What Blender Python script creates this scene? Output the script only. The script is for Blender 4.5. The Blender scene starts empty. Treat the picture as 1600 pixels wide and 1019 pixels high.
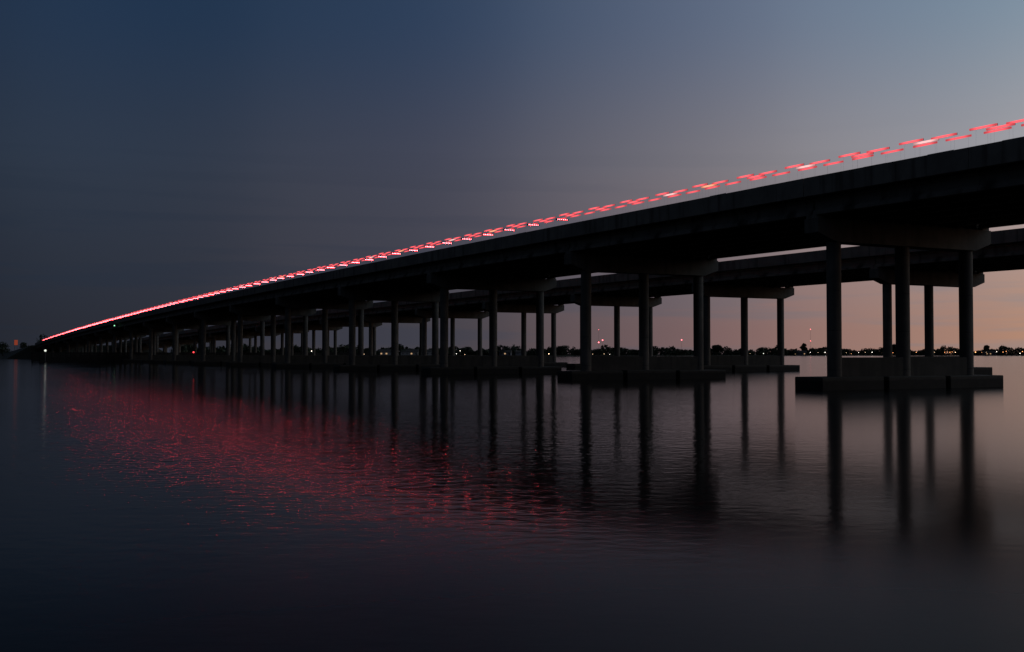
import bpy, bmesh, math, random
from mathutils import Vector, Matrix

random.seed(7)
sc = bpy.context.scene
C = sc.collection
R = math.radians

# ------------------------------------------------------------------ camera
EYE = 2.2
HEAD = 28.24
cam_data = bpy.data.cameras.new('camera')
cam_data.sensor_width = 36.0
cam_data.lens = 36.0 * 1715 / 1600
cam_data.clip_start = 0.1
cam_data.clip_end = 60000
cam = bpy.data.objects.new('camera', cam_data)
C.objects.link(cam)
cam.location = (0, 0, EYE)
cam.rotation_euler = (R(90 + 1.47), 0, R(-HEAD))
sc.camera = cam

# ------------------------------------------------------------------ render / exposure
sc.render.engine = 'CYCLES'
sc.cycles.use_denoising = True
sc.cycles.max_bounces = 6
sc.cycles.diffuse_bounces = 3
sc.cycles.glossy_bounces = 3
sc.cycles.transparent_max_bounces = 8
sc.cycles.sample_clamp_indirect = 4.0
sc.cycles.caustics_reflective = False
sc.cycles.caustics_refractive = False
sc.view_settings.view_transform = 'Standard'
sc.view_settings.look = 'None'
sc.view_settings.gamma = 1.0
sc.view_settings.use_curve_mapping = False
sc.view_settings.exposure = 0.0

# ------------------------------------------------------------------ twilight sky
SUNSET = 95.0            # azimuth (clockwise from +Y) where the sun has gone down


def s2l(c):
    return tuple(((v / 255) / 12.92 if v / 255 < 0.04045 else ((v / 255 + 0.055) / 1.055) ** 2.4) for v in c) + (1,)


class NT:
    def __init__(self, tree):
        self.t = tree

    def n(self, kind, **kw):
        nd = self.t.nodes.new(kind)
        for k, v in kw.items():
            setattr(nd, k, v)
        return nd

    def link(self, a, b):
        self.t.links.new(a, b)

    def math(self, op, a, b=None, c=None, clamp=False):
        nd = self.n('ShaderNodeMath', operation=op)
        nd.use_clamp = clamp
        for i, v in enumerate((a, b, c)):
            if v is None:
                continue
            if isinstance(v, (int, float)):
                nd.inputs[i].default_value = v
            else:
                self.link(v, nd.inputs[i])
        return nd.outputs[0]

    def maprange(self, v, a, b, c=0.0, d=1.0, smooth=True):
        nd = self.n('ShaderNodeMapRange')
        if smooth:
            nd.interpolation_type = 'SMOOTHSTEP'
        self.link(v, nd.inputs['Value'])
        for k, x in (('From Min', a), ('From Max', b), ('To Min', c), ('To Max', d)):
            nd.inputs[k].default_value = x
        return nd.outputs['Result']

    def mix(self, f, a, b, blend='MIX'):
        nd = self.n('ShaderNodeMix', data_type='RGBA', blend_type=blend)
        if isinstance(f, (int, float)):
            nd.inputs[0].default_value = f
        else:
            self.link(f, nd.inputs[0])
        for i, v in ((6, a), (7, b)):
            if isinstance(v, tuple):
                nd.inputs[i].default_value = v
            else:
                self.link(v, nd.inputs[i])
        return nd.outputs[2]

    def ramp(self, fac, stops, interp='CARDINAL'):
        nd = self.n('ShaderNodeValToRGB')
        cr = nd.color_ramp
        cr.interpolation = interp
        while len(cr.elements) < len(stops):
            cr.elements.new(0.5)
        for el, (p, col) in zip(cr.elements, stops):
            el.position = p
            el.color = col
        self.link(fac, nd.inputs[0])
        return nd.outputs[0]


world = bpy.data.worlds.new('World')
sc.world = world
world.use_nodes = True
W = NT(world.node_tree)
bg = world.node_tree.nodes['Background']
tc = W.n('ShaderNodeTexCoord')
nrm = W.n('ShaderNodeVectorMath', operation='NORMALIZE')
W.link(tc.outputs['Generated'], nrm.inputs[0])
sep = W.n('ShaderNodeSeparateXYZ')
W.link(nrm.outputs[0], sep.inputs[0])
hx, hy, hz = sep.outputs
hl = W.math('SQRT', W.math('MAXIMUM', W.math('ADD', W.math('MULTIPLY', hx, hx), W.math('MULTIPLY', hy, hy)), 1e-6))
cs = W.math('DIVIDE', W.math('ADD', W.math('MULTIPLY', hx, math.sin(R(SUNSET))), W.math('MULTIPLY', hy, math.cos(R(SUNSET)))), hl)
p = W.math('MULTIPLY_ADD', cs, 0.5, 0.5)
el = W.math('ABSOLUTE', hz)
PS = (0.0, 0.485, 0.588, 0.697, 0.797, 0.873, 1.0)
horizon = W.ramp(p, list(zip(PS, map(s2l, ((21, 21, 23), (38, 41, 50), (56, 55, 63), (84, 75, 80), (136, 107, 103), (176, 135, 114), (218, 157, 110))))))
middle = W.ramp(p, list(zip(PS, map(s2l, ((24, 27, 33), (44, 54, 69), (56, 62, 76), (84, 84, 96), (131, 127, 132), (160, 157, 160), (190, 182, 173))))))
upper = W.ramp(p, list(zip(PS, map(s2l, ((23, 29, 39), (34, 51, 74), (38, 56, 80), (61, 76, 100), (101, 114, 135), (124, 143, 160), (150, 168, 180))))))
zenith = s2l((42, 45, 51))
sky = W.mix(W.maprange(el, 0.02, 0.17, smooth=False), horizon, middle)
sky = W.mix(W.maprange(el, 0.14, 0.31), sky, upper)
sky = W.mix(W.maprange(el, 0.30, 1.0), sky, zenith)
# thin, stretched cloud bands low in the sky
cmap = W.n('ShaderNodeMapping')
cmap.inputs['Scale'].default_value = (2.6, 2.6, 46)
cmap.inputs['Rotation'].default_value = (R(1.2), R(-0.8), 0)
cmap.inputs['Location'].default_value = (0.35, 0.1, 0.62)
W.link(nrm.outputs[0], cmap.inputs[0])
cn = W.n('ShaderNodeTexNoise')
cn.inputs['Scale'].default_value = 1.25
cn.inputs['Detail'].default_value = 4
cn.inputs['Roughness'].default_value = 0.5
W.link(cmap.outputs[0], cn.inputs['Vector'])
band = W.math('MULTIPLY', W.maprange(cn.outputs[0], 0.47, 0.60), W.maprange(el, 0.24, 0.04))
greyed = W.mix(0.35, sky, middle)
dim = W.mix(1.0, greyed, (0.84, 0.87, 0.90, 1), 'MULTIPLY')
sky = W.mix(W.math('MULTIPLY', band, 0.85), sky, dim)
# a little of the physical sky of a sun just below the horizon
nis = W.n('ShaderNodeTexSky', sky_type='NISHITA')
nis.sun_disc = False
nis.sun_elevation = R(-5.0)
nis.sun_rotation = R(SUNSET)
nis.ozone_density = 3.0
nism = W.mix(1.0, nis.outputs[0], (0.15, 0.15, 0.15, 1), 'MULTIPLY')
sky = W.mix(1.0, sky, nism, 'ADD')
W.link(sky, bg.inputs[0])
bg.inputs[1].default_value = 1.0

# ------------------------------------------------------------------ helpers


def tag(o, label=None, cat=None, group=None, kind=None):
    if label:
        o['label'] = label
    if cat:
        o['category'] = cat
    if group:
        o['group'] = group
    if kind:
        o['kind'] = kind
    return o


def empty(name, loc=(0, 0, 0), parent=None):
    o = bpy.data.objects.new(name, None)
    o.empty_display_size = 0.5
    o.location = loc
    C.objects.link(o)
    o.parent = parent
    return o


def put(name, mesh, parent=None, loc=(0, 0, 0), rot=(0, 0, 0), scale=(1, 1, 1)):
    o = bpy.data.objects.new(name, mesh)
    o.location = loc
    o.rotation_euler = rot
    o.scale = scale
    C.objects.link(o)
    o.parent = parent
    return o


class MB:
    def __init__(self):
        self.v, self.f = [], []

    def add(self, vs, fs):
        b = len(self.v)
        self.v += [tuple(v) for v in vs]
        self.f += [tuple(i + b for i in f) for f in fs]
        return self

    def box(self, x0, x1, y0, y1, z0, z1):
        vs = [(x, y, z) for z in (z0, z1) for y in (y0, y1) for x in (x0, x1)]
        return self.add(vs, [(0, 2, 3, 1), (4, 5, 7, 6), (0, 1, 5, 4), (2, 6, 7, 3), (0, 4, 6, 2), (1, 3, 7, 5)])

    def prism(self, poly, a0, a1, axis='y'):
        """poly: CCW (u,v) outline; extruded along axis. axis y: (u,v)->(x,z); axis x: (u,v)->(y,z)"""
        n = len(poly)
        if axis == 'y':
            vs = [(u, a0, v) for u, v in poly] + [(u, a1, v) for u, v in poly]
        else:
            vs = [(a0, u, v) for u, v in poly] + [(a1, u, v) for u, v in poly]
        fs = [(i, (i + 1) % n, n + (i + 1) % n, n + i) for i in range(n)]
        fs += [tuple(range(n - 1, -1, -1)), tuple(range(n, 2 * n))]
        return self.add(vs, fs)

    def tube(self, p0, p1, r0, r1=None, n=8):
        r1 = r0 if r1 is None else r1
        p0, p1 = Vector(p0), Vector(p1)
        d = (p1 - p0).normalized()
        a = d.orthogonal().normalized()
        b = d.cross(a)
        vs = []
        for pt, r in ((p0, r0), (p1, r1)):
            vs += [pt + (a * math.cos(t) + b * math.sin(t)) * r for t in (2 * math.pi * i / n for i in range(n))]
        fs = [(i, (i + 1) % n, n + (i + 1) % n, n + i) for i in range(n)]
        fs += [tuple(range(n - 1, -1, -1)), tuple(range(n, 2 * n))]
        return self.add(vs, fs)

    def mesh(self, name, mat, smooth=False, bevel=0.0):
        me = bpy.data.meshes.new(name)
        me.from_pydata(self.v, [], self.f)
        bm = bmesh.new()
        bm.from_mesh(me)
        bmesh.ops.recalc_face_normals(bm, faces=bm.faces)
        if bevel:
            bmesh.ops.bevel(bm, geom=[e for e in bm.edges if e.calc_face_angle(0) > 0.5], offset=bevel, segments=1, affect='EDGES')
        bm.to_mesh(me)
        bm.free()
        if smooth:
            for pl in me.polygons:
                pl.use_smooth = len(pl.vertices) == 4
        me.materials.append(mat)
        return me


def principled(name, color, rough=0.8, metallic=0.0, spec=0.5):
    m = bpy.data.materials.new(name)
    m.use_nodes = True
    b = m.node_tree.nodes['Principled BSDF']
    b.inputs['Base Color'].default_value = (*color, 1)
    b.inputs['Roughness'].default_value = rough
    b.inputs['Metallic'].default_value = metallic
    b.inputs['Specular IOR Level'].default_value = spec
    return m


def mottled(name, c0, c1, scale=0.8, rough=0.85, bump=0.02, streak=None, drips=0.0, lift=0.0, tide=None):
    m = principled(name, c0, rough)
    N = NT(m.node_tree)
    b = m.node_tree.nodes['Principled BSDF']
    t = N.n('ShaderNodeTexCoord')
    geo = N.n('ShaderNodeNewGeometry')
    n1 = N.n('ShaderNodeTexNoise')
    n1.inputs['Scale'].default_value = scale
    n1.inputs['Detail'].default_value = 6
    n1.inputs['Roughness'].default_value = 0.6
    N.link(geo.outputs['Position'], n1.inputs['Vector'])
    col = N.mix(N.maprange(n1.outputs[0], 0.35, 0.65), (*c0, 1), (*c1, 1))
    if streak:
        mp = N.n('ShaderNodeMapping')
        mp.inputs['Scale'].default_value = (1.3, 1.3, 0.10)
        N.link(geo.outputs['Position'], mp.inputs[0])
        n2 = N.n('ShaderNodeTexNoise')
        n2.inputs['Scale'].default_value = 1.0
        n2.inputs['Detail'].default_value = 5
        N.link(mp.outputs[0], n2.inputs['Vector'])
        col = N.mix(N.maprange(n2.outputs[0], 0.5, 0.68, 0, 0.75), col, (*streak, 1))
    if drips:       # run-off stains below the scuppers, every few metres along the member
        so = N.n('ShaderNodeSeparateXYZ')
        N.link(t.outputs['Object'], so.inputs[0])
        wob = N.math('MULTIPLY_ADD', n1.outputs[0], 1.2, so.outputs[1])
        ph = N.math('ABSOLUTE', N.math('SUBTRACT', N.math('FRACT', N.math('DIVIDE', wob, drips)), 0.5))
        st_ = N.math('MULTIPLY', N.maprange(ph, 0.13, 0.02), N.maprange(so.outputs[2], -1.45, -2.05))
        col = N.mix(N.math('MULTIPLY', st_, 0.9), col, (0.03, 0.03, 0.027, 1))
        jt = N.maprange(N.math('ABSOLUTE', N.math('SUBTRACT', N.math('FRACT', N.math('DIVIDE', so.outputs[1], drips)), 0.5)), 0.006, 0.001)
        col = N.mix(N.math('MULTIPLY', jt, 0.7), col, (0.05, 0.05, 0.045, 1))
    if lift:        # lines between the pours of the shaft
        sw = N.n('ShaderNodeSeparateXYZ')
        N.link(geo.outputs['Position'], sw.inputs[0])
        fr = N.math('ABSOLUTE', N.math('SUBTRACT', N.math('FRACT', N.math('DIVIDE', sw.outputs[2], lift)), 0.5))
        col = N.mix(N.maprange(fr, 0.012, 0.004, 0, 0.7), col, (0.08, 0.075, 0.065, 1))
    if tide:        # pale dry top, weed below the high-water line
        sw = N.n('ShaderNodeSeparateXYZ')
        N.link(geo.outputs['Position'], sw.inputs[0])
        lv = N.math('MULTIPLY_ADD', n1.outputs[0], 0.35, sw.outputs[2])
        col = N.mix(N.maprange(lv, 0.66, 0.86), col, (*tide, 1))
    N.link(col, b.inputs['Base Color'])
    n3 = N.n('ShaderNodeTexNoise')
    n3.inputs['Scale'].default_value = 9
    n3.inputs['Detail'].default_value = 5
    N.link(geo.outputs['Position'], n3.inputs['Vector'])
    bp = N.n('ShaderNodeBump')
    bp.inputs['Strength'].default_value = 0.5
    bp.inputs['Distance'].default_value = bump
    N.link(n3.outputs[0], bp.inputs['Height'])
    N.link(bp.outputs[0], b.inputs['Normal'])
    return m


def glow(name, color, strength):
    m = bpy.data.materials.new(name)
    m.use_nodes = True
    b = m.node_tree.nodes['Principled BSDF']
    b.inputs['Base Color'].default_value = (0.30, 0.12, 0.12, 1)
    b.inputs['Emission Color'].default_value = (*color, 1)
    b.inputs['Emission Strength'].default_value = strength
    return m


M = {
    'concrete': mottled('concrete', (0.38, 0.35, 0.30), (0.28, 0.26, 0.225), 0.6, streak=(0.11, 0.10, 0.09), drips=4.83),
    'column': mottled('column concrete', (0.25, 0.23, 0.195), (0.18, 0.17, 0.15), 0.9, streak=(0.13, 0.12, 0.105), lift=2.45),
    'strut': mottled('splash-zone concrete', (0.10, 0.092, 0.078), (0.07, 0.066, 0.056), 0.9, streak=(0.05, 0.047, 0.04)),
    'footing': mottled('wet dark concrete', (0.022, 0.022, 0.019), (0.012, 0.013, 0.011), 1.2, 0.75, tide=(0.07, 0.065, 0.055)),
    'asphalt': mottled('asphalt', (0.05, 0.05, 0.05), (0.04, 0.04, 0.042), 3.0, 0.9),
    'timber': mottled('creosoted timber', (0.035, 0.03, 0.026), (0.022, 0.02, 0.018), 3.0, 0.9, streak=(0.05, 0.047, 0.04)),
    'land': mottled('land', (0.03, 0.035, 0.02), (0.045, 0.042, 0.03), 0.05, 0.95),
    'leaf': mottled('foliage', (0.045, 0.065, 0.03), (0.03, 0.045, 0.022), 0.2, 0.8),
    'bark': mottled('bark', (0.09, 0.07, 0.05), (0.06, 0.05, 0.04), 2.0, 0.9),
    'wall': mottled('painted house wall', (0.55, 0.53, 0.48), (0.48, 0.46, 0.42), 0.5, 0.85),
    'wall_dark': mottled('grey house wall', (0.30, 0.30, 0.31), (0.25, 0.25, 0.26), 0.5, 0.85),
    'roof': mottled('shingle roof', (0.10, 0.09, 0.085), (0.07, 0.065, 0.06), 0.8, 0.9),
    'steel': principled('galvanised steel', (0.30, 0.30, 0.31), 0.5, 0.8),
    'mast': principled('painted mast steel', (0.22, 0.10, 0.09), 0.6, 0.3),
    'dark_metal': principled('black stick blocker metal', (0.02, 0.02, 0.022), 0.45, 0.6),
    'rubber': principled('tyre rubber', (0.02, 0.02, 0.02), 0.85),
    'white_paint': principled('white road paint', (0.75, 0.75, 0.72), 0.7),
    # lamps that are lit
    'red_side': glow('red trail stand-in lamp', (1.0, 0.115, 0.135), 1.4),  # side lamps are made up to carry the glow of a light trail
    'red_dim': glow('dim red trail stand-in lamp', (1.0, 0.11, 0.13), 1.2),
    'red_rear': glow('added red rear lamp', (1.0, 0.055, 0.065), 48.0),  # added strong source that brightens the far trail and reddens the water
    'amber': glow('amber trail stand-in lamp', (1.0, 0.36, 0.20), 1.4),
    'white_lamp': glow('white trail stand-in lamp', (1.0, 0.52, 0.50), 1.25),
    'tail': glow('lit tail lamp', (1.0, 0.05, 0.04), 6.0),
    'lamp_white': glow('lit white street lamp', (1.0, 0.93, 0.80), 4.0),
    'lamp_orange': glow('lit sodium street lamp', (1.0, 0.40, 0.14), 4.0),
    'lamp_warm': glow('lit warm street lamp', (1.0, 0.66, 0.40), 4.0),
    'beacon': glow('lit red beacon', (1.0, 0.13, 0.15), 8.0),
    'nav_green': glow('lit green navigation lamp', (0.35, 1.0, 0.55), 1.5),
    'nav_red': glow('lit red navigation lamp', (1.0, 0.05, 0.06), 3.0),
    'nav_white': glow('lit white navigation lamp', (0.95, 1.0, 0.88), 1.0),
    'window_lit': glow('lit house window', (1.0, 0.62, 0.32), 0.5),
    'sign_orange': glow('lit orange sign face', (1.0, 0.16, 0.06), 0.2),
}


def soft_ends(m, length):
    # emission fades to both ends, shaping each bar as a soft trail dash
    S = NT(m.node_tree)
    b = m.node_tree.nodes['Principled BSDF']
    base = b.inputs['Emission Strength'].default_value
    t = S.n('ShaderNodeTexCoord')
    q = S.n('ShaderNodeSeparateXYZ')
    S.link(t.outputs['Object'], q.inputs[0])
    d = S.math('ABSOLUTE', S.math('SUBTRACT', S.math('DIVIDE', q.outputs[1], length), 0.5))
    S.link(S.maprange(d, 0.5, 0.16, base * 0.42, base), b.inputs['Emission Strength'])


for k_ in ('red_side', 'red_dim', 'amber', 'white_lamp'):
    soft_ends(M[k_], 1.75)


def car_paint(name, col):
    m = principled(name, col, 0.25)
    m.node_tree.nodes['Principled BSDF'].inputs['Coat Weight'].default_value = 0.6
    return m


PAINTS = [car_paint('dark blue car paint', (0.02, 0.03, 0.06)), car_paint('black car paint', (0.012, 0.012, 0.013)),
          car_paint('white car paint', (0.5, 0.5, 0.5)), car_paint('dark red car paint', (0.12, 0.015, 0.015))]
glass = principled('car glass', (0.02, 0.025, 0.025), 0.05)
glass.node_tree.nodes['Principled BSDF'].inputs['Alpha'].default_value = 0.45
M['glass'] = glass

# ------------------------------------------------------------------ water
wm = principled('river water', (0.004, 0.005, 0.005), 0.11)
wm.node_tree.nodes['Principled BSDF'].inputs['IOR'].default_value = 1.16
N = NT(wm.node_tree)
wb = wm.node_tree.nodes['Principled BSDF']
geo = N.n('ShaderNodeNewGeometry')


def wave(scale, detail, rough, stretch, rot, dist=0.0):
    mp = N.n('ShaderNodeMapping')
    turn = N.n('ShaderNodeVectorRotate', rotation_type='Z_AXIS')
    turn.inputs['Angle'].default_value = R(rot)
    N.link(geo.outputs['Position'], turn.inputs['Vector'])
    mp.inputs['Scale'].default_value = (stretch, 1.0, 1.0)
    N.link(turn.outputs[0], mp.inputs[0])
    t = N.n('ShaderNodeTexNoise')
    t.inputs['Scale'].default_value = scale
    t.inputs['Detail'].default_value = detail
    t.inputs['Roughness'].default_value = rough
    t.inputs['Distortion'].default_value = dist
    N.link(mp.outputs[0], t.inputs['Vector'])
    return t.outputs[0]


ripple = wave(3.4, 3.0, 0.5, 0.75, 28)
swell = wave(0.6, 2.0, 0.5, 0.5, 40)
slick = N.maprange(wave(0.035, 3.0, 0.5, 0.35, -20), 0.38, 0.60, 0.55, 1.0)
hgt = N.math('ADD', N.math('MULTIPLY', ripple, 0.0165), N.math('MULTIPLY', swell, 0.014))
bp = N.n('ShaderNodeBump')
bp.inputs['Distance'].default_value = 1.0
sp = N.n('ShaderNodeSeparateXYZ')
N.link(geo.outputs['Position'], sp.inputs[0])
# the water lies calmer in the lee of the bridge than out in the open
lee = N.math('SUBTRACT', sp.outputs[1], N.math('MULTIPLY', sp.outputs[0], 1.2))
open_water = N.maprange(lee, -8.0, 9.0)
# and calmer again close to the bank the picture is taken from
bank = N.math('SQRT', N.math('ADD', N.math('MULTIPLY', sp.outputs[0], sp.outputs[0]), N.math('MULTIPLY', sp.outputs[1], sp.outputs[1])))
off_bank = N.maprange(bank, 6.0, 15.0, 0.25, 1.0)
N.link(N.math('MULTIPLY', N.math('MULTIPLY', slick, off_bank), N.math('MULTIPLY_ADD', open_water, 0.84, 0.16)), bp.inputs['Strength'])
calm_rough = N.math('MULTIPLY_ADD', open_water, -0.07, 0.13)
N.link(N.math('ADD', calm_rough, N.maprange(bank, 16.5, 7.0, 0.0, 0.26)), wb.inputs['Roughness'])
N.link(hgt, bp.inputs['Height'])
N.link(bp.outputs[0], wb.inputs['Normal'])
mb = MB()
rings = [0, 40, 150, 600, 2500, 9000, 30000]
mb.add([(-30000, -30000, 0), (30000, -30000, 0), (30000, 30000, 0), (-30000, 30000, 0)], [(0, 1, 2, 3)])
tag(put('water', mb.mesh('water', wm)), 'dark calm river water reflecting the dusk sky and the bridge', 'water', kind='structure')

# ------------------------------------------------------------------ shore
SHORE = [(-60, 900), (-30, 760), (-8, 720), (0, 700), (3, 690), (4.6, 660), (5.0, 585), (10.6, 590), (11.2, 800), (16, 980), (21.6, 1080), (30, 1180),
         (34.9, 1300), (41, 1500), (47.5, 1700), (53.2, 1720), (62, 1800), (75, 1900), (95, 1700), (120, 1500)]


def shore_r(az):
    for (a0, r0), (a1, r1) in zip(SHORE, SHORE[1:]):
        if a0 <= az <= a1:
            return r0 + (r1 - r0) * (az - a0) / (a1 - a0)
    return 1500


def polar(az, r, z=0.0):
    return Vector((r * math.sin(R(az)), r * math.cos(R(az)), z))


azs = sorted(set([a for a, _ in SHORE] + [x * 0.5 for x in range(-120, 241)]))
rows = []
for off, z in ((-3, -0.6), (2, 0.5), (10, 1.1), (120, 1.6), (900, 2.5), (26000, 3.0)):
    row = []
    for a in azs:
        r = shore_r(a) + off + (random.uniform(-4, 4) if off < 20 else 0)
        row.append(polar(a, r, z))
    rows.append(row)
vs = [v for row in rows for v in row]
n = len(azs)
fs = [(j * n + i, j * n + i + 1, (j + 1) * n + i + 1, (j + 1) * n + i) for j in range(len(rows) - 1) for i in range(n - 1)]
tag(put('ground', MB().add(vs, fs).mesh('ground', M['land'])), 'low dark land of the far shore along the horizon', 'ground', kind='structure')

# ------------------------------------------------------------------ bridges
PITCH = 29.0
Y1 = 50.7
FIRST, LAST = -2, 18


def bent_y(i):
    return Y1 + PITCH * i


PROF = [(-40, 12.25), (0, 12.55), (35, 12.82), (60, 13.0), (88, 13.10), (120, 13.15), (150, 13.16), (180, 13.12), (222, 12.86), (262, 12.54), (300, 12.15),
        (360, 11.40), (410, 10.68), (446, 10.08), (506, 8.90), (566, 7.55), (640, 5.9), (720, 4.6), (900, 3.6)]


def profile(y):
    for (a, za), (b, zb) in zip(PROF, PROF[1:]):
        if a <= y <= b:
            return za + (zb - za) * (y - a) / (b - a)
    return PROF[-1][1]


HALF = 8.45       # half deck width, outside face of the parapets
GIR = [-7.5 + 15.0 / 6 * k for k in range(7)]
SPAN_L = PITCH - 0.05


def span_meshes():
    s = SPAN_L
    out = {}
    # deck slab with a slight crown
    out['deck_slab'] = MB().prism([(-HALF + 0.02, -1.12), (HALF - 0.02, -1.12), (HALF - 0.02, -0.86), (0, -0.74), (-HALF + 0.02, -0.86)], 0, s).mesh('deck_slab', M['asphalt'])
    sb = MB()
    prof = [(-HALF, -1.15), (-HALF + 0.46, -1.15), (-HALF + 0.46, -0.78), (-HALF + 0.30, -0.55), (-HALF + 0.25, 0.0), (-HALF, 0.0)]
    out['parapet'] = MB().prism(prof, 0, s).mesh('parapet', M['concrete'], bevel=0.015)
    g = [(-0.28, -2.22), (0.28, -2.22), (0.28, -2.05), (0.10, -1.87), (0.10, -1.42), (0.22, -1.29), (0.22, -1.121), (-0.22, -1.121), (-0.22, -1.29), (-0.10, -1.42),
         (-0.10, -1.87), (-0.28, -2.05)]
    out['girder'] = MB().prism(g, 0.06, s - 0.06).mesh('girder', M['concrete'])
    out['diaphragm'] = MB().box(GIR[0], GIR[-1], -0.12, 0.12, -1.75, -1.122).mesh('diaphragm', M['concrete'])
    return out


SM = span_meshes()
cap_prof = [(-7.85, -3.32), (-6.3, -3.85), (6.3, -3.85), (7.85, -3.32), (7.85, -2.42), (-7.85, -2.42)]
cb = MB().prism(cap_prof, -0.6, 0.6)
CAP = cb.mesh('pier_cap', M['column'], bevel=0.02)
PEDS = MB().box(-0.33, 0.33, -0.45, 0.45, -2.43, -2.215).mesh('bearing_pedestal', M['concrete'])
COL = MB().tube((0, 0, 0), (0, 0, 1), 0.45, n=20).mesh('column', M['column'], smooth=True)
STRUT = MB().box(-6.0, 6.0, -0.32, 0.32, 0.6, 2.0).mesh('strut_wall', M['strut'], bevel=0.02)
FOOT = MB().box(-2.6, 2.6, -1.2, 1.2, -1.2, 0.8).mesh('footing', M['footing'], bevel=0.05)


def bridge(cx, lift, first, label):
    root = tag(empty('highway_bridge', (cx, 0, 0)), label, 'bridge', 'twin highway bridges over the river')
    for i in range(first, LAST):
        y0, y1 = bent_y(i), bent_y(i + 1)
        z0, z1 = profile(y0) + lift, profile(y1) + lift
        sp = empty('span', (0, y0 + 0.025, z0), root)
        sp.rotation_euler = (math.atan2(z1 - z0, y1 - y0), 0, 0)
        put('deck_slab', SM['deck_slab'], sp)
        put('parapet', SM['parapet'], sp)
        put('parapet', SM['parapet'], sp, rot=(0, 0, math.pi), loc=(0, SPAN_L, 0))
        for gx in GIR:
            put('girder', SM['girder'], sp, (gx, 0, 0))
        for dy in (0.45, SPAN_L * 0.5, SPAN_L - 0.45):
            put('diaphragm', SM['diaphragm'], sp, (0, dy, 0))
    for i in range(first, LAST + 1):
        y = bent_y(i)
        z = profile(y) + lift
        pr = empty('pier', (0, y, 0), root)
        put('pier_cap', CAP, pr, (0, 0, z))
        for gx in GIR:
            put('bearing_pedestal', PEDS, pr, (gx, 0, z))
        for cx_ in (-6, 0, 6):
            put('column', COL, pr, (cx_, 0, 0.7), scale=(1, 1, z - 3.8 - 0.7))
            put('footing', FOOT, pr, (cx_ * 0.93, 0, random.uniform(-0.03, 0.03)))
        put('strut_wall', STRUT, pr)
    return root


NEAR_X, FAR_X = 56.0, 91.85
near_bridge = bridge(NEAR_X, 0.06, FIRST, 'nearer concrete highway bridge carrying the long line of red lights')
far_bridge = bridge(FAR_X, 0.08, 0, 'farther concrete highway bridge seen between the columns of the nearer one')

# embankment the bridges run out onto
yb = bent_y(LAST)
mb = MB()
secs = []
for y in (yb - 9, yb - 1.0, yb + 0.5, 640, 720, 860):
    top = profile(max(y, yb)) - (0.9 if y > yb else 3.2)
    if y < yb - 5:
        top = 0.3
    spread = max(2.0, (top) * 1.8)
    secs.append([(46 - spread, y, -0.5), (46.0, y, top), (102.5, y, top + (0.25 if y > yb else 0)), (102.5 + spread, y, -0.5)])
vs = [v for s_ in secs for v in s_]
fs = [(4 * j + k, 4 * j + k + 1, 4 * j + 5 + k, 4 * j + 4 + k) for j in range(len(secs) - 1) for k in range(3)]
fs += [(0, 1, 2, 3), tuple(4 * (len(secs) - 1) + k for k in (3, 2, 1, 0))]
tag(put('embankment', mb.add(vs, fs).mesh('embankment', M['land'])), 'grassy embankment at the far end of the bridges', 'embankment', kind='structure')

# ------------------------------------------------------------------ added vehicles whose lit roof lamps stand in for a red light trail
LANE_X = 51.0


def car_meshes(paint):
    out = {}
    # lower body: side outline in (y, z), rear at y = 0, nose at y = 4.35
    side = [(0.05, 0.35), (0.02, 0.62), (0.06, 0.98), (4.30 - 1.15, 0.98), (4.15, 0.82), (4.33, 0.62), (4.32, 0.35), (3.95, 0.28), (0.5, 0.28)]
    b = MB().prism(side, -0.88, 0.88, 'x')
    # pillars + roof shell over the glass
    roof = [(0.42, 1.50), (0.70, 1.58), (1.9, 1.60), (2.35, 1.53), (2.30, 1.49), (0.55, 1.47)]
    b.prism(roof, -0.66, 0.66, 'x')
    for sx in (-1, 1):
        for (ya, yb_, yc, yd) in ((0.08, 0.30, 0.44, 0.66), (1.35, 1.45, 1.33, 1.43), (2.98, 3.10, 2.24, 2.36)):
            vs = []
            for (y, z, w) in ((ya, 0.97, 0.85), (yb_, 0.97, 0.85), (yd, 1.50, 0.67), (yc, 1.50, 0.67)):
                vs.append((sx * w, y, z))
            vs += [(v[0] - sx * 0.07, v[1], v[2]) for v in vs]
            b.add(vs, [(0, 1, 2, 3), (7, 6, 5, 4), (0, 4, 5, 1), (1, 5, 6, 2), (2, 6, 7, 3), (3, 7, 4, 0)])
    b.v = [(x, y, z if z < 1.0 else 0.98 + (z - 0.98) * 0.64) for x, y, z in b.v]
    me = b.mesh('body', paint, bevel=0.03)
    out['body'] = me
    return out


w0 = MB()
for i in range(1):
    q = [(-0.83, 0.11, 0.985), (0.83, 0.11, 0.985), (0.83, 3.0, 0.985), (-0.83, 3.0, 0.985), (-0.65, 0.50, 1.295), (0.65, 0.50, 1.295), (0.65, 2.28, 1.295), (-0.65, 2.28, 1.295)]
    w0.add(q, [(0, 1, 5, 4), (1, 2, 6, 5), (2, 3, 7, 6), (3, 0, 4, 7)])
WINDOW = w0.mesh('window', M['glass'])
WHEEL = MB().tube((-0.11, 0, 0), (0.11, 0, 0), 0.33, n=16).mesh('wheel', M['rubber'], smooth=True)
RIM = MB().tube((-0.125, 0, 0), (0.125, 0, 0), 0.2, n=10).mesh('rim', M['steel'])
TAIL = MB().box(-0.13, 0.13, -0.02, 0.06, 0.74, 0.94).mesh('tail_lamp', M['tail'], bevel=0.02)
rk = MB()
for sx in (-1, 1):
    rk.box(sx * 0.60 - 0.015, sx * 0.60 + 0.015, 0.50, 2.30, 1.39, 1.42)
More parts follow.
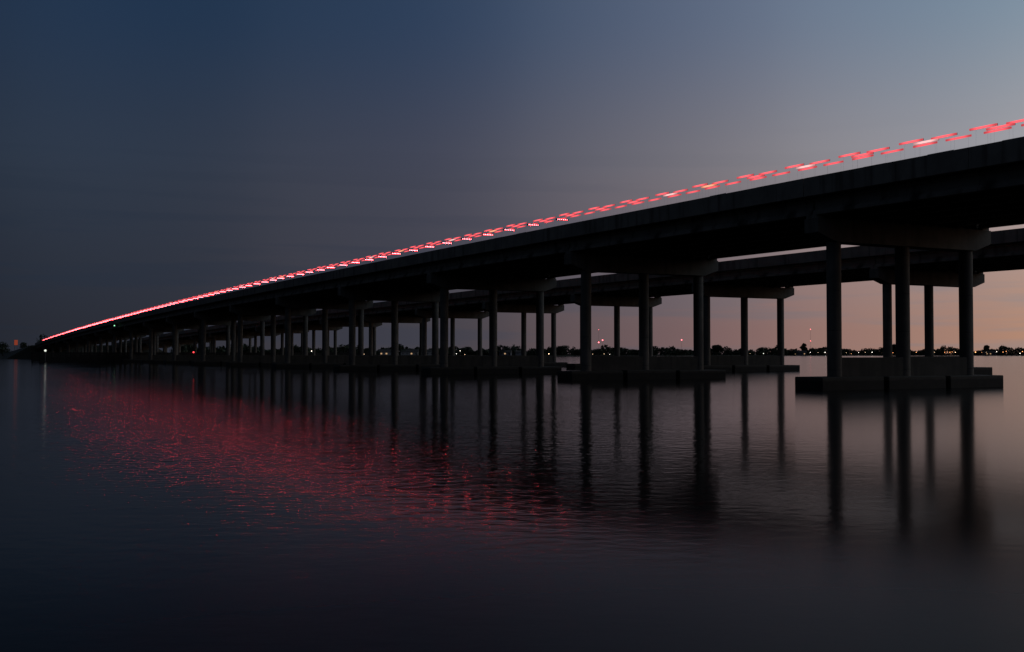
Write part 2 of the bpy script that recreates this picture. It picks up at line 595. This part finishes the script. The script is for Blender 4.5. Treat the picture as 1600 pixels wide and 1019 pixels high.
for y, zt in ((0.45, 2.23), (1.65, 2.13), (3.2, 2.13), (2.80, 2.30), (3.95, 2.30)):
    rk.tube((-0.60, y, 0.8 if y > 2.4 else 1.38), (-0.60, y, zt), 0.002, n=4)
for y in (0.5, 1.7, 2.8, 3.95):
    rk.tube((0.60, y, 0.8 if y > 2.4 else 1.38), (0.60, y, 2.25), 0.002, n=4)
M['bright_metal'] = principled('bright aluminium', (0.6, 0.6, 0.61), 0.5, 0.0)
RACK = rk.mesh('roof_rack', M['bright_metal'])


def stick(mat, ln, th=0.085, hgt=0.10):
    return MB().box(-th / 2, th / 2, 0, ln, 0, hgt).mesh('trail_light_stick', mat, bevel=0.015)


STICKS = {k: stick(M[k], 1.75, 0.075, 0.115) for k in ('red_side', 'red_dim', 'amber', 'white_lamp')}  # added glowing bars in place of the dashes of a light trail
STICK_BLOCKER = MB().box(0.042, 0.052, -0.01, 1.76, -0.002, 0.117).mesh('stick_light_blocker', M['dark_metal'])  # added blocker keeping red light off the farther bridge
REARBAR = MB().box(-0.56, 0.56, 0, 0.06, 0.01, 0.08).mesh('added_rear_light_bar', M['red_rear'], bevel=0.012)  # added lamp for the far trail and its red glints on the water
rc = MB().box(-0.60, 0.60, 0.065, 0.14, -0.01, 0.10)
for fx in (-0.58, -0.387, -0.193, 0.0, 0.193, 0.387, 0.58):          # added fins blocking sideways light, so near water stays unreddened
    rc.box(fx - 0.006, fx + 0.006, -0.20, 0.066, -0.005, 0.095)
rc.box(-0.60, 0.60, -0.20, 0.14, -0.022, -0.011)  # added plate hiding the bar's glow from below
rc.box(-0.60, 0.60, -0.05, 0.14, 0.101, 0.11)  # added plate shielding the bar from above
M['flat_black'] = principled('flat black light blocker', (0.0006, 0.0006, 0.0006), 1.0, 0.0, 0.0)
REAR_BLOCKER = rc.mesh('light_bar_blocker', M['flat_black'])
BODIES = [car_meshes(pt)['body'] for pt in PAINTS]
CAR_PITCH = 4.9
cars = 0
y = 12.0
rng = random.Random(3)
while y < bent_y(LAST) - 6:
    zc = profile(y + 2.0) - 0.74
    slope = math.atan2(profile(y + 4) - profile(y), 4)
    car = empty('light_trail_car', (LANE_X + rng.uniform(-0.15, 0.15), y, zc))
    car.rotation_euler = (slope, 0, 0)
    tag(car, 'added car behind the parapet whose lit roof lamps stand in for a light trail', 'car', 'added cars standing in for the light trail on the nearer bridge')
    put('body', BODIES[rng.choice((0, 1, 1, 2, 3))], car)
    put('window', WINDOW, car)
    if y < 260:
        for sx in (-1, 1):
            for wy in (0.85, 3.5):
                wl = put('wheel', WHEEL, car, (sx * 0.80, wy, 0.33))
                put('rim', RIM, wl)
    for sx in (-1, 1):
        put('tail_lamp', TAIL, car, (sx * 0.70, 0, 0))
    put('roof_rack', RACK, car)
    k1 = rng.choice(('red_side', 'white_lamp', 'red_side', 'red_side', 'white_lamp', 'red_side', 'amber'))
    for sy, kk, sz in ((2.62, 'red_side', 2.29), (0.30, 'red_side', 2.22), (1.55, k1, 2.12)):
        st = put('trail_light_stick', STICKS[kk], car, (-0.60, sy, sz))
        put('stick_light_blocker', STICK_BLOCKER, st)
    for sy in (0.30, 2.65):
        put('trail_light_stick', STICKS['red_dim'], car, (0.60, sy, 2.24))
    if y > 84:
        case = put('light_bar_blocker', REAR_BLOCKER, car, (0, 0.10, 2.045))
        put('added_rear_light_bar', REARBAR, case, (0, 0, 0))
    cars += 1
    y += CAR_PITCH

# ------------------------------------------------------------------ timber fenders of the boat channel
PILE = MB().tube((0, 0, -2), (0, 0, 2.75), 0.20, 0.17, n=8).mesh('pile', M['timber'])


def fender(yc, flare, label):
    root = tag(empty('channel_fender', (0, yc, 0)), label, 'fender', 'timber fenders of the boat channel')
    pts = [(27.4, yc + flare), (40.0, yc), (108.0, yc), (120.0, yc + flare)]
    for (xa, ya), (xb, yb_) in zip(pts, pts[1:]):
        d = Vector((xb - xa, yb_ - ya, 0))
        ln = d.length
        ang = math.atan2(d.y, d.x)
        for z in (0.1, 0.65, 1.2, 1.75, 2.25):
            wale = MB().box(0, ln, -0.36, -0.20, z, z + 0.42).mesh('wale', M['timber'])
            put('wale', wale, root, (xa, ya - yc, 0), (0, 0, ang))
        k = int(ln / 2.4)
        for j in range(k + (1 if xb > 115 else 0)):
            t = j / k
            put('pile', PILE, root, (xa + d.x * t, ya + d.y * t - yc, random.uniform(-0.1, 0.1)))
    return root


fender(315.5, -1.5, 'dark timber channel fender jutting out from under the bridges, tipped by a white light')
fender(336.5, 1.5, 'dark timber channel fender behind the one with the white light')


def sphere(r, mat, name, seg=10):
    bm = bmesh.new()
    bmesh.ops.create_uvsphere(bm, u_segments=seg, v_segments=seg // 2 + 1, radius=r)
    me = bpy.data.meshes.new(name)
    bm.to_mesh(me)
    bm.free()
    for pl in me.polygons:
        pl.use_smooth = True
    me.materials.append(mat)
    return me


def nav_light(x, y, z0, z1, mat, r, label):
    root = tag(empty('navigation_light', (x, y, z0)), label, 'navigation light')
    put('post', MB().tube((0, 0, 0), (0, 0, z1 - z0 - r * 0.9), 0.06).mesh('post', M['steel']), root)
    put('lamp', sphere(r, mat, 'lamp'), root, (0, 0, z1 - z0))
    put('lamp_cap', MB().tube((0, 0, z1 - z0 + r * 1.02), (0, 0, z1 - z0 + r * 1.3), r * 0.7, r * 0.3).mesh('lamp_cap', M['steel']), root)
    return root


nav_light(28.6, 313.6, 0.3, 3.15, M['nav_white'], 0.30, 'bright white light on a short post at the outer tip of the channel fender')
nav_light(67.3, 314.9, 2.3, 2.75, M['nav_red'], 0.22, 'small red light on the channel fender between the two bridges')
g = tag(empty('navigation_light', (46.95, 321.0, profile(321) - 1.75)), 'small green light hung on the outer girder above the boat channel', 'navigation light')
put('bracket', MB().box(-0.05, 1.3, -0.05, 0.05, 0.18, 0.26).mesh('bracket', M['steel']), g)
put('lamp', sphere(0.17, M['nav_green'], 'lamp'), g)

# ------------------------------------------------------------------ trees
LEAF_DIRS = None


def leaf_cloud(mb, centre, rx, ry, rz, count, size, rng):
    for _ in range(count):
        while True:
            d = Vector((rng.uniform(-1, 1), rng.uniform(-1, 1), rng.uniform(-1, 1)))
            if 0.15 < d.length < 1:
                break
        d *= (0.55 + 0.45 * rng.random()) / max(d.length, 0.3) * min(1, d.length + 0.35)
        c = Vector(centre) + Vector((d.x * rx, d.y * ry, d.z * rz))
        a = Vector((rng.gauss(0, 1), rng.gauss(0, 1), rng.gauss(0, 1))).normalized()
        b = a.orthogonal().normalized()
        b.rotate(Matrix.Rotation(rng.uniform(0, 6.28), 3, a))
        e = a.cross(b)
        s = size * rng.uniform(0.6, 1.3)
        mb.add([c - b * s, c + e * s * 0.6, c + b * s, c - e * s * 0.6], [(0, 1, 2, 3)])


def tree(x, y, z, h, w, label, rng, group, leaves=900, size=0.45, palm=False):
    root = tag(empty('shore_tree', (x, y, z)), label, 'tree', group)
    tb = MB()
    tb.tube((0, 0, -0.3), (0.1, 0, h * 0.55), h * 0.03, h * 0.018)
    for k in range(4):
        a = rng.uniform(0, 6.28)
        tb.tube((0.08, 0, h * (0.3 + 0.06 * k)), (math.cos(a) * w * 0.33, math.sin(a) * w * 0.33, h * (0.55 + 0.08 * k)), h * 0.013, h * 0.006, 6)
    put('trunk', tb.mesh('trunk', M['bark']), root)
    cb_ = MB()
    for k in range(7):
        a = rng.uniform(0, 6.28)
        rr = rng.uniform(0.0, 0.32) * w
        leaf_cloud(cb_, (math.cos(a) * rr, math.sin(a) * rr, h * rng.uniform(0.25, 0.84)), w * rng.uniform(0.2, 0.34), w * rng.uniform(0.2, 0.34), h * rng.uniform(0.12, 0.2), leaves // 7, size, rng)
    put('crown', cb_.mesh('crown', M['leaf']), root)
    return root


rt = random.Random(11)
# left shore, beside and behind the bridge end
LEFT_TREES = [(1.6, 715, 9.0, 12, 'low dark tree on the left shore, outermost from the bridge'),
              (2.5, 720, 8.5, 11, 'dark tree on the left shore, second from the picture edge'),
              (3.35, 712, 9.5, 12, 'dark bushy tree beside the orange lit sign'),
              (4.25, 730, 9.5, 10, 'dark tree standing between the orange sign and the embankment'),
              (4.9, 760, 8.0, 9, 'small dark tree at the foot of the embankment')]
for az, r, h, w, lab in LEFT_TREES:
    v = polar(az, r)
    tree(v.x, v.y, 0.9, h, w, lab, rt, 'trees on the left shore')
for az in (-2.0, 0.3):
    v = polar(az, 716)
    tree(v.x, v.y, 0.9, 9.5, 13, 'dark shore tree just beyond the left edge of the picture', rt, 'trees on the left shore')
v = polar(5.05, 700)
tree(v.x, v.y, 1.5, 14.5, 9.5, 'tall dark tree rising behind the far end of the line of red lights', rt, 'trees on the left shore')

# far shore: the mass of trees that cannot be told apart
wood = MB()
az = 11.4
while az < 100:
    r0 = shore_r(az)
    for row in range(2):
        r = r0 + 14 + row * 26 + rt.uniform(-6, 6)
        sc_ = r / 1700
        h = (6.2 + 5.2 * sc_) * rt.uniform(0.75, 1.12) * (0.85 + 0.22 * math.sin(az * 2.3) + 0.12 * math.sin(az * 7.1))
        w = rt.uniform(7, 12)
        v = polar(az + rt.uniform(-0.1, 0.1), r)
        leaf_cloud(wood, (v.x, v.y, 1.0 + h * 0.5), w * 0.6, w * 0.6, h * 0.5, 90, 1.5, rt)
        leaf_cloud(wood, (v.x + rt.uniform(-3, 3), v.y, 1.0 + h * 0.86), w * 0.3, w * 0.3, h * 0.16, 22, 0.75, rt)
        if row == 0:
            leaf_cloud(wood, (v.x, v.y, 1.8), w * 0.7, w * 0.5, 2.2, 40, 1.4, rt)
    az += math.degrees(6.0 / r0)
tag(put('treeline', wood.mesh('treeline', M['leaf'])), 'unbroken dark line of trees along the far shore', 'treeline', kind='stuff')


def az_of(px):
    return HEAD + math.degrees(math.atan((px - 800) / 1715))


for az, h, w, lab in ((az_of(1256), 17.0, 15, 'tallest bushy tree standing out above the far treeline, between two column pairs'),
                      (az_of(1396), 18.0, 26, 'broad rounded tree rising above the far treeline behind the nearest pier'),
                      (az_of(875), 10.5, 13, 'small tree bump above the far shore, seen past an orange lamp'),
                      (az_of(1118), 15.0, 20, 'wide low tree bump on the far shore behind the second pier'),
                      (az_of(1541), 15.5, 12, 'small pointed tree above the string of orange shore lamps')):
    v = polar(az, shore_r(az) + 12)
    tree(v.x, v.y, 1.0, h, w, lab, rt, 'trees standing out of the far treeline', 1100, 1.2)

# ------------------------------------------------------------------ houses on the far shore


def house(az, off, wdt, dep, hw, hr, lab, lit, wall='wall'):
    v = polar(az, shore_r(az) + off)
    root = tag(empty('shore_house', (v.x, v.y, 0.9)), lab, 'house', 'houses on the far shore')
    root.rotation_euler = (0, 0, R(-az + rt.uniform(-12, 12)))
    put('wall', MB().box(-wdt / 2, wdt / 2, -dep / 2, dep / 2, -0.5, hw).mesh('wall', M[wall]), root)
    put('roof', MB().prism([(-dep / 2 - 0.6, hw), (dep / 2 + 0.6, hw), (0, hw + hr)], -wdt / 2 - 0.5, wdt / 2 + 0.5, 'x').mesh('roof', M['roof']), root)
    k = max(2, int(wdt / 4))
    wmz = [MB().box(-0.8, 0.8, -0.06, 0.02, 0, 1.3).mesh('window', M[m_]) for m_ in ('window_lit', 'glass')]
    for j in range(k):
        put('window', wmz[0] if rt.random() < lit else wmz[1], root, (-wdt / 2 + (j + 0.5) * wdt / k, -dep / 2 - 0.01, 1.2))
    put('door', MB().box(-0.5, 0.5, -0.07, 0.02, 0, 2.1).mesh('door', M['roof']), root, (wdt / 2 - 1.0, -dep / 2 - 0.01, 0.05))


for px, off, wd, hw, hr, lit, lab, wl in (
        (604, 4, 15, 3.6, 2.6, 0.6, 'pale house with warm lit windows behind the fourth pier', 'wall'),
        (640, 4, 17, 3.4, 2.8, 0.2, 'long pale house with a broad dark roof, left of a dark tree gap', 'wall'),
        (668, 5, 12, 3.8, 2.4, 0.2, 'small pale gabled house right of the long pale house', 'wall'),
        (790, 4, 12, 3.2, 2.4, 0.2, 'greyish shore house half hidden in the trees behind the third pier', 'wall_dark'),
        (812, 5, 10, 3.2, 2.2, 0.3, 'smaller grey shore house next to a column of the third pier', 'wall_dark'),
        (1250, 4, 16, 3.6, 2.8, 0.3, 'grey house on the far shore below the tallest bushy tree', 'wall_dark'),
        (1545, 4, 18, 3.4, 2.8, 0.4, 'low dark house among the orange lamps of the far shore', 'wall_dark')):
    house(az_of(px), off, wd, 9, hw, hr, lab, lit, wl)

# ------------------------------------------------------------------ lamps along the far shore
LAMP_HEAD = {k: sphere(1.0, M[k], 'lamp_head', 8) for k in ('lamp_white', 'lamp_orange', 'lamp_warm')}
# (bearing as picture column, height above the water, colour, head radius)
LAMPS = [(487, 5.0, 'w', .55), (560, 2.9, 'o', .40), (569, 2.3, 'm', .35), (713, 2.6, 'w', .42), (719, 5.6, 'w', .42), (726.5, 1.9, 'm', .28), (652, 2.0, 'm', .22),
         (857.5, 2.6, 'm', .62), (926, 2.4, 'm', .26), (944, 2.5, 'm', .28), (952.5, 2.0, 'w', .30),
         (1172, 3.0, 'm', .30), (1193, 3.2, 'w', .42), (1266, 4.6, 'w', .46), (1278, 4.6, 'm', .30), (1289, 4.7, 'w', .62), (1292.5, 3.0, 'o', .42), (1322, 4.2, 'm', .28),
         (1330, 2.9, 'o', .36), (1341.5, 4.6, 'w', .50), (1352, 4.6, 'm', .30), (1362.5, 5.0, 'w', .62), (1401, 4.4, 'm', .40), (1395, 4.4, 'o', .44), (1431.5, 4.8, 'o', .55),
         (1460, 5.0, 'm', .34), (1476, 4.9, 'o', .52), (1480, 5.2, 'o', .36), (1484, 4.9, 'o', .55), (1487.5, 5.4, 'o', .42), (1492.5, 4.9, 'm', .60), (1524, 5.0, 'o', .85),
         (1534, 4.9, 'o', .28), (1541, 5.0, 'm', .26), (1557, 5.8, 'w', .52), (1567, 5.2, 'o', .56), (1572, 6.2, 'o', .46), (1593.5, 3.4, 'w', .66), (1597.5, 6.0, 'o', .56)]
KEY = {'w': ('lamp_white', 'white'), 'o': ('lamp_orange', 'orange'), 'm': ('lamp_warm', 'warm yellow')}
WHERE = [(500, 'left of the fifth pier under the bridges'), (600, 'behind the fourth pier'), (760, 'behind the third pier'), (900, 'just right of the third pier'),
         (1000, 'behind the second pier'), (1240, 'between the second pier and the nearest pier'), (1300, 'near the tallest far tree'),
         (1420, 'between the left columns of the nearest pier'), (1510, 'between the right columns of the nearest pier'), (1700, 'right of the nearest pier')]
for px, hz_, k, rad in LAMPS:
    az = az_of(px)
    r = shore_r(az) - 1.0
    v = polar(az, r)
    mat, colour = KEY[k]
    where = next(t for lim, t in WHERE if px < lim)
    size = 'large' if rad > 0.6 else ('small' if rad < 0.4 else 'bright')
    o = tag(empty('shore_lamp', (v.x, v.y, 0.0)), f'{size} {colour} shore lamp {where}', 'lamp', f'{colour} lamps {where}')
    put('post', MB().tube((0, 0, -0.5), (0, 0, hz_ - rad * 0.9), 0.10, 0.07, 6).mesh('post', M['steel']), o)
    put('lamp_head', LAMP_HEAD[mat], o, (0, 0, hz_), scale=(rad * 0.8,) * 3)

# long jetty on the right-hand far shore
a0, a1 = az_of(1478), az_of(1640)
pa, pb = polar(a0, shore_r(a0) - 25), polar(a1, shore_r(a1) - 25)
jt = tag(empty('jetty', pa), 'long low timber jetty on posts along the far shore, right of the nearest pier', 'jetty')
d = pb - pa
ang = math.atan2(d.y, d.x)
put('walkway', MB().box(0, d.length, -1, 1, 1.1, 1.35).mesh('walkway', M['timber']), jt, rot=(0, 0, ang))
put('handrail', MB().box(0, d.length, -1.05, -0.95, 2.2, 2.3).mesh('handrail', M['timber']), jt, rot=(0, 0, ang))
JP = MB().box(-0.3, 0.3, -1.1, -0.7, -1.5, 2.35).mesh('post', M['timber'])
k = int(d.length / 6)
for j in range(k + 1):
    put('post', JP, jt, d * (j / k), (0, 0, ang))

# ------------------------------------------------------------------ radio masts with red beacons


def mast(px, h, beacons, lab, r=3000.0):
    v = polar(az_of(px), r)
    root = tag(empty('radio_mast', (v.x, v.y, 2.0)), lab, 'mast', 'radio masts behind the far shore')
    m_ = MB()
    for k in range(3):
        a = 2.094 * k
        m_.tube((math.cos(a) * 0.5, math.sin(a) * 0.5, 0), (math.cos(a) * 0.35, math.sin(a) * 0.35, h), 0.07, 0.05, 5)
    put('lattice', m_.mesh('lattice', M['mast']), root)
    br = MB()
    for j in range(int(h / 3)):
        a, b = 2.094 * (j % 3), 2.094 * ((j + 1) % 3)
        br.tube((math.cos(a) * 0.45, math.sin(a) * 0.45, j * 3), (math.cos(b) * 0.45, math.sin(b) * 0.45, j * 3 + 3), 0.04, n=4)
    put('bracing', br.mesh('bracing', M['mast']), root)
    for z, rad in beacons:
        put('beacon', sphere(rad, M['beacon'], 'beacon'), root, (0, 0, z))


def zz(py, r=3000.0):
    return (553.5 - py) * r * 0.975 / 1715 + 0.2


mast(935.5, zz(514), [(zz(534.7), 1.5), (zz(514.5), 0.55)], 'taller radio mast with a red beacon at half height, behind the second pier')
mast(941.5, zz(530), [(zz(531), 1.5), (zz(543), 0.5)], 'shorter radio mast with a red beacon on top, beside the taller one')
mast(1065, zz(530), [(zz(531), 1.35)], 'single radio mast with one red beacon seen through the second pier')
mast(1266.5, zz(514), [(zz(515), 0.8), (zz(533), 0.7)], 'faint radio mast with two pale red beacons above the tallest shore tree')

# ------------------------------------------------------------------ orange lit sign on the left shore
v = polar(az_of(25), 770)
sg = tag(empty('lit_sign', (v.x, v.y, 1.0)), 'small orange lit sign on posts above the trees at the left shore', 'sign')
sg.rotation_euler = (0, 0, R(-az_of(25)))
for x in (-0.7, 0.7):
    put('post', MB().box(x - 0.12, x + 0.12, 0.1, 0.34, -0.5, 7.4).mesh('post', M['steel']), sg)
put('cabinet', MB().box(-1.1, 1.1, 0.0, 0.4, 6.9, 10.4).mesh('cabinet', M['steel'], bevel=0.03), sg)
put('face', MB().box(-1.0, 1.0, -0.05, -0.004, 7.0, 10.3).mesh('face', M['sign_orange']), sg)
print('cars', cars, 'objects', len(bpy.data.objects))
